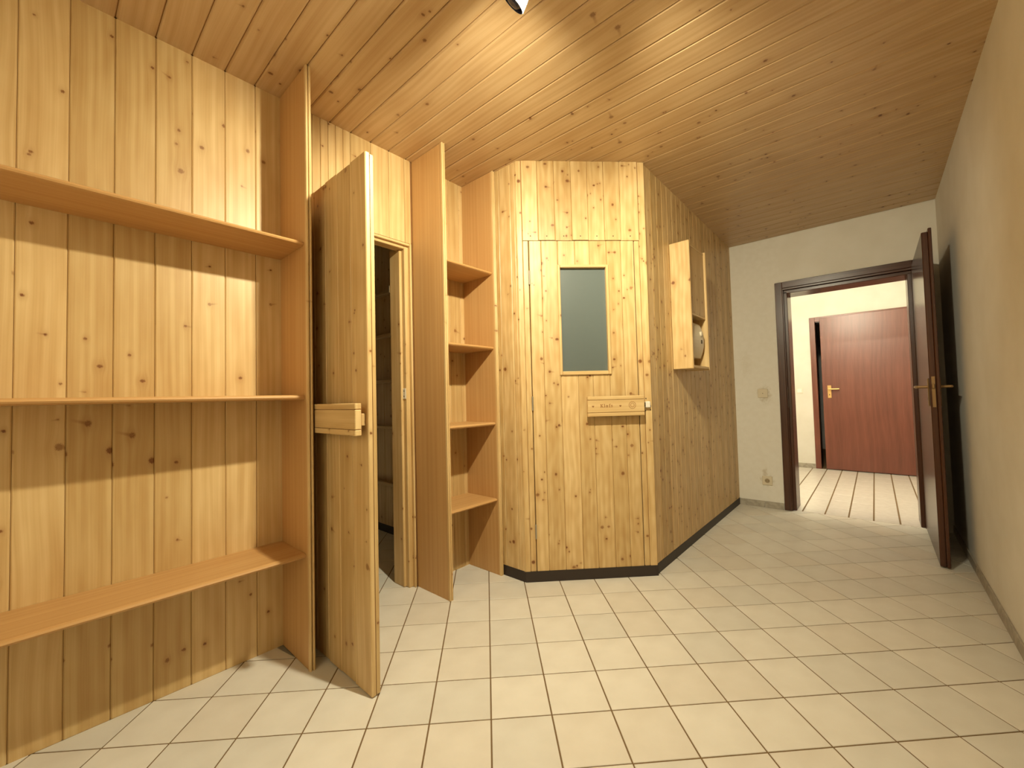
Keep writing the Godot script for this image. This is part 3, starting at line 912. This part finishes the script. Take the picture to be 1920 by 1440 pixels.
func build_shelves() -> void:
	var a := base("shelf_unit", "wide built-in pine shelves with three long boards", "shelves")
	upright(a, 0.967, 0.989, veneer[0])
	for y in [1.697, 1.069, 0.438]:
		shelf(a, 0.9885, FRONT - 0.001, -0.03, y, veneer[1])
	var b := base("shelf_unit_001", "narrow pine shelves with four short boards between door and sauna", "shelves")
	upright(b, 0.262, 0.284, veneer[2])
	upright(b, -0.126, -0.105, veneer[1])
	for y in [1.803, 1.347, 0.893, 0.440]:
		shelf(b, -0.1055, 0.2625, -0.02, y, veneer[0])
	var s := base("storage_rack", "shallow wooden battens on the wall inside the dark store room", "rack")
	for y in [1.9, 1.56, 1.2, 0.84, 0.40]:
		put(s, "batten", box_mesh(Vector3(-1.6, y - 0.012, SAUNA + 0.0005), Vector3(-0.75, y + 0.012, SAUNA + 0.05), 0.003, 0, any_off()), any_pine())

# ---------------------------------------------------------------- small fittings
func build_small_things() -> void:
	# wooden casing for the heater control on the long side of the cabin
	var t := base("control_casing", "pine box casing fixed to the long side of the sauna", "casing")
	var x0 := 0.7015
	var x1 := 0.829
	put(t, "side_board", box_mesh(Vector3(x0, 1.206, -1.075), Vector3(x1, 2.04, -1.056), 0.003, 1, Vector2(0.06, 1.1)), pine[12])
	put(t, "side_board", box_mesh(Vector3(x0, 1.206, -1.414), Vector3(x1, 2.04, -1.395), 0.003, 1, any_off()), pine[3])
	put(t, "top_board", box_mesh(Vector3(x0, 2.02, -1.395), Vector3(x1 - 0.012, 2.036, -1.075), 0.002, 2, any_off()), pine[1])
	put(t, "bottom_board", box_mesh(Vector3(x0, 1.212, -1.395), Vector3(x1 - 0.002, 1.228, -1.075), 0.002, 2, any_off()), pine[1])
	put(t, "front_panel", box_mesh(Vector3(x1 - 0.028, 1.575, -1.395), Vector3(x1 - 0.014, 2.02, -1.075), 0.002, 1, any_off()), pine[4])
	put(t, "divider_board", box_mesh(Vector3(x0, 1.562, -1.395), Vector3(x1 - 0.014, 1.575, -1.075), 0.001, 2, any_off()), pine[1])
	# the control unit: rounded cream housing with a dial and a slider
	var c := base("sauna_controller", "cream plastic control unit with a curved front inside the pine casing", "controller", "", Vector3(x0, 1.405, -1.225))
	var prof := []
	for i in 11:
		var u := -1.0 + 0.2 * i
		prof.append(Vector2(u * 0.118, 0.085 + 0.026 * (1.0 - u * u)))
	prof.append(Vector2(0.118, 0.0))
	prof.append(Vector2(-0.118, 0.0))
	var st := begin()
	prism(st, prof, -0.125, 0.125, Vector2.ZERO, Transform3D(Basis(Vector3.UP, Vector3.RIGHT, Vector3.FORWARD), Vector3.ZERO))
	put(c, "housing", st.commit(), M.cream_plastic)
	put(c, "dial", lathe_mesh([Vector2(0, 0.016), Vector2(0.018, 0.014), Vector2(0.02, 0)], 24, Transform3D(Basis(Vector3.FORWARD, Vector3.UP, Vector3.RIGHT), Vector3(0.104, 0.045, -0.07))), M.old_plastic)
	put(c, "switch", box_mesh(Vector3(0.10, -0.02, -0.078), Vector3(0.115, 0.005, -0.062), 0.002), M.dark_steel)
	# socket and blank plate on the cream wall
	var s := base("wall_socket", "round recessed power socket with square plate low beside the doorway", "socket", "", Vector3(0.931, 0.242, BACK))
	put(s, "plate", box_mesh(Vector3(-0.04, -0.04, 0.0), Vector3(0.04, 0.04, 0.009), 0.003), M.old_plastic)
	put(s, "well_rim", lathe_mesh([Vector2(0.0195, 0.008), Vector2(0.0195, 0.0125), Vector2(0.022, 0.0125), Vector2(0.0225, 0.008)], 28), M.old_plastic)
	put(s, "well", lathe_mesh([Vector2(0, 0.0095), Vector2(0.0195, 0.0095)], 28), M.well)
	for px in [-0.0095, 0.0095]:
		put(s, "pin_hole", lathe_mesh([Vector2(0, 0.0105), Vector2(0.0026, 0.0105), Vector2(0.0026, 0.009)], 12, Transform3D(Basis.IDENTITY, Vector3(px, 0, 0))), M.dark_steel)
	var b := base("blank_plate", "square yellowed cover plate on the cream wall beside the doorway", "cover plate", "", Vector3(0.925, 1.03, BACK))
	put(b, "plate", box_mesh(Vector3(-0.04, -0.04, 0.0), Vector3(0.04, 0.04, 0.007), 0.003), M.old_plastic)
	put(b, "screw", lathe_mesh([Vector2(0, 0.0082), Vector2(0.003, 0.0078), Vector2(0.0035, 0.006)], 10), M.dark_steel)
	var w := base("light_switch", "white rocker light switch on the hall wall beside the red-brown door", "switch", "", Vector3(0.917, 1.045, HALL_BACK))
	put(w, "plate", box_mesh(Vector3(-0.04, -0.04, 0.0), Vector3(0.04, 0.04, 0.009), 0.003), M.white_plastic)
	put(w, "rocker", box_mesh(Vector3(-0.025, -0.025, 0.008), Vector3(0.025, 0.025, 0.014), 0.003), M.lamp_white)
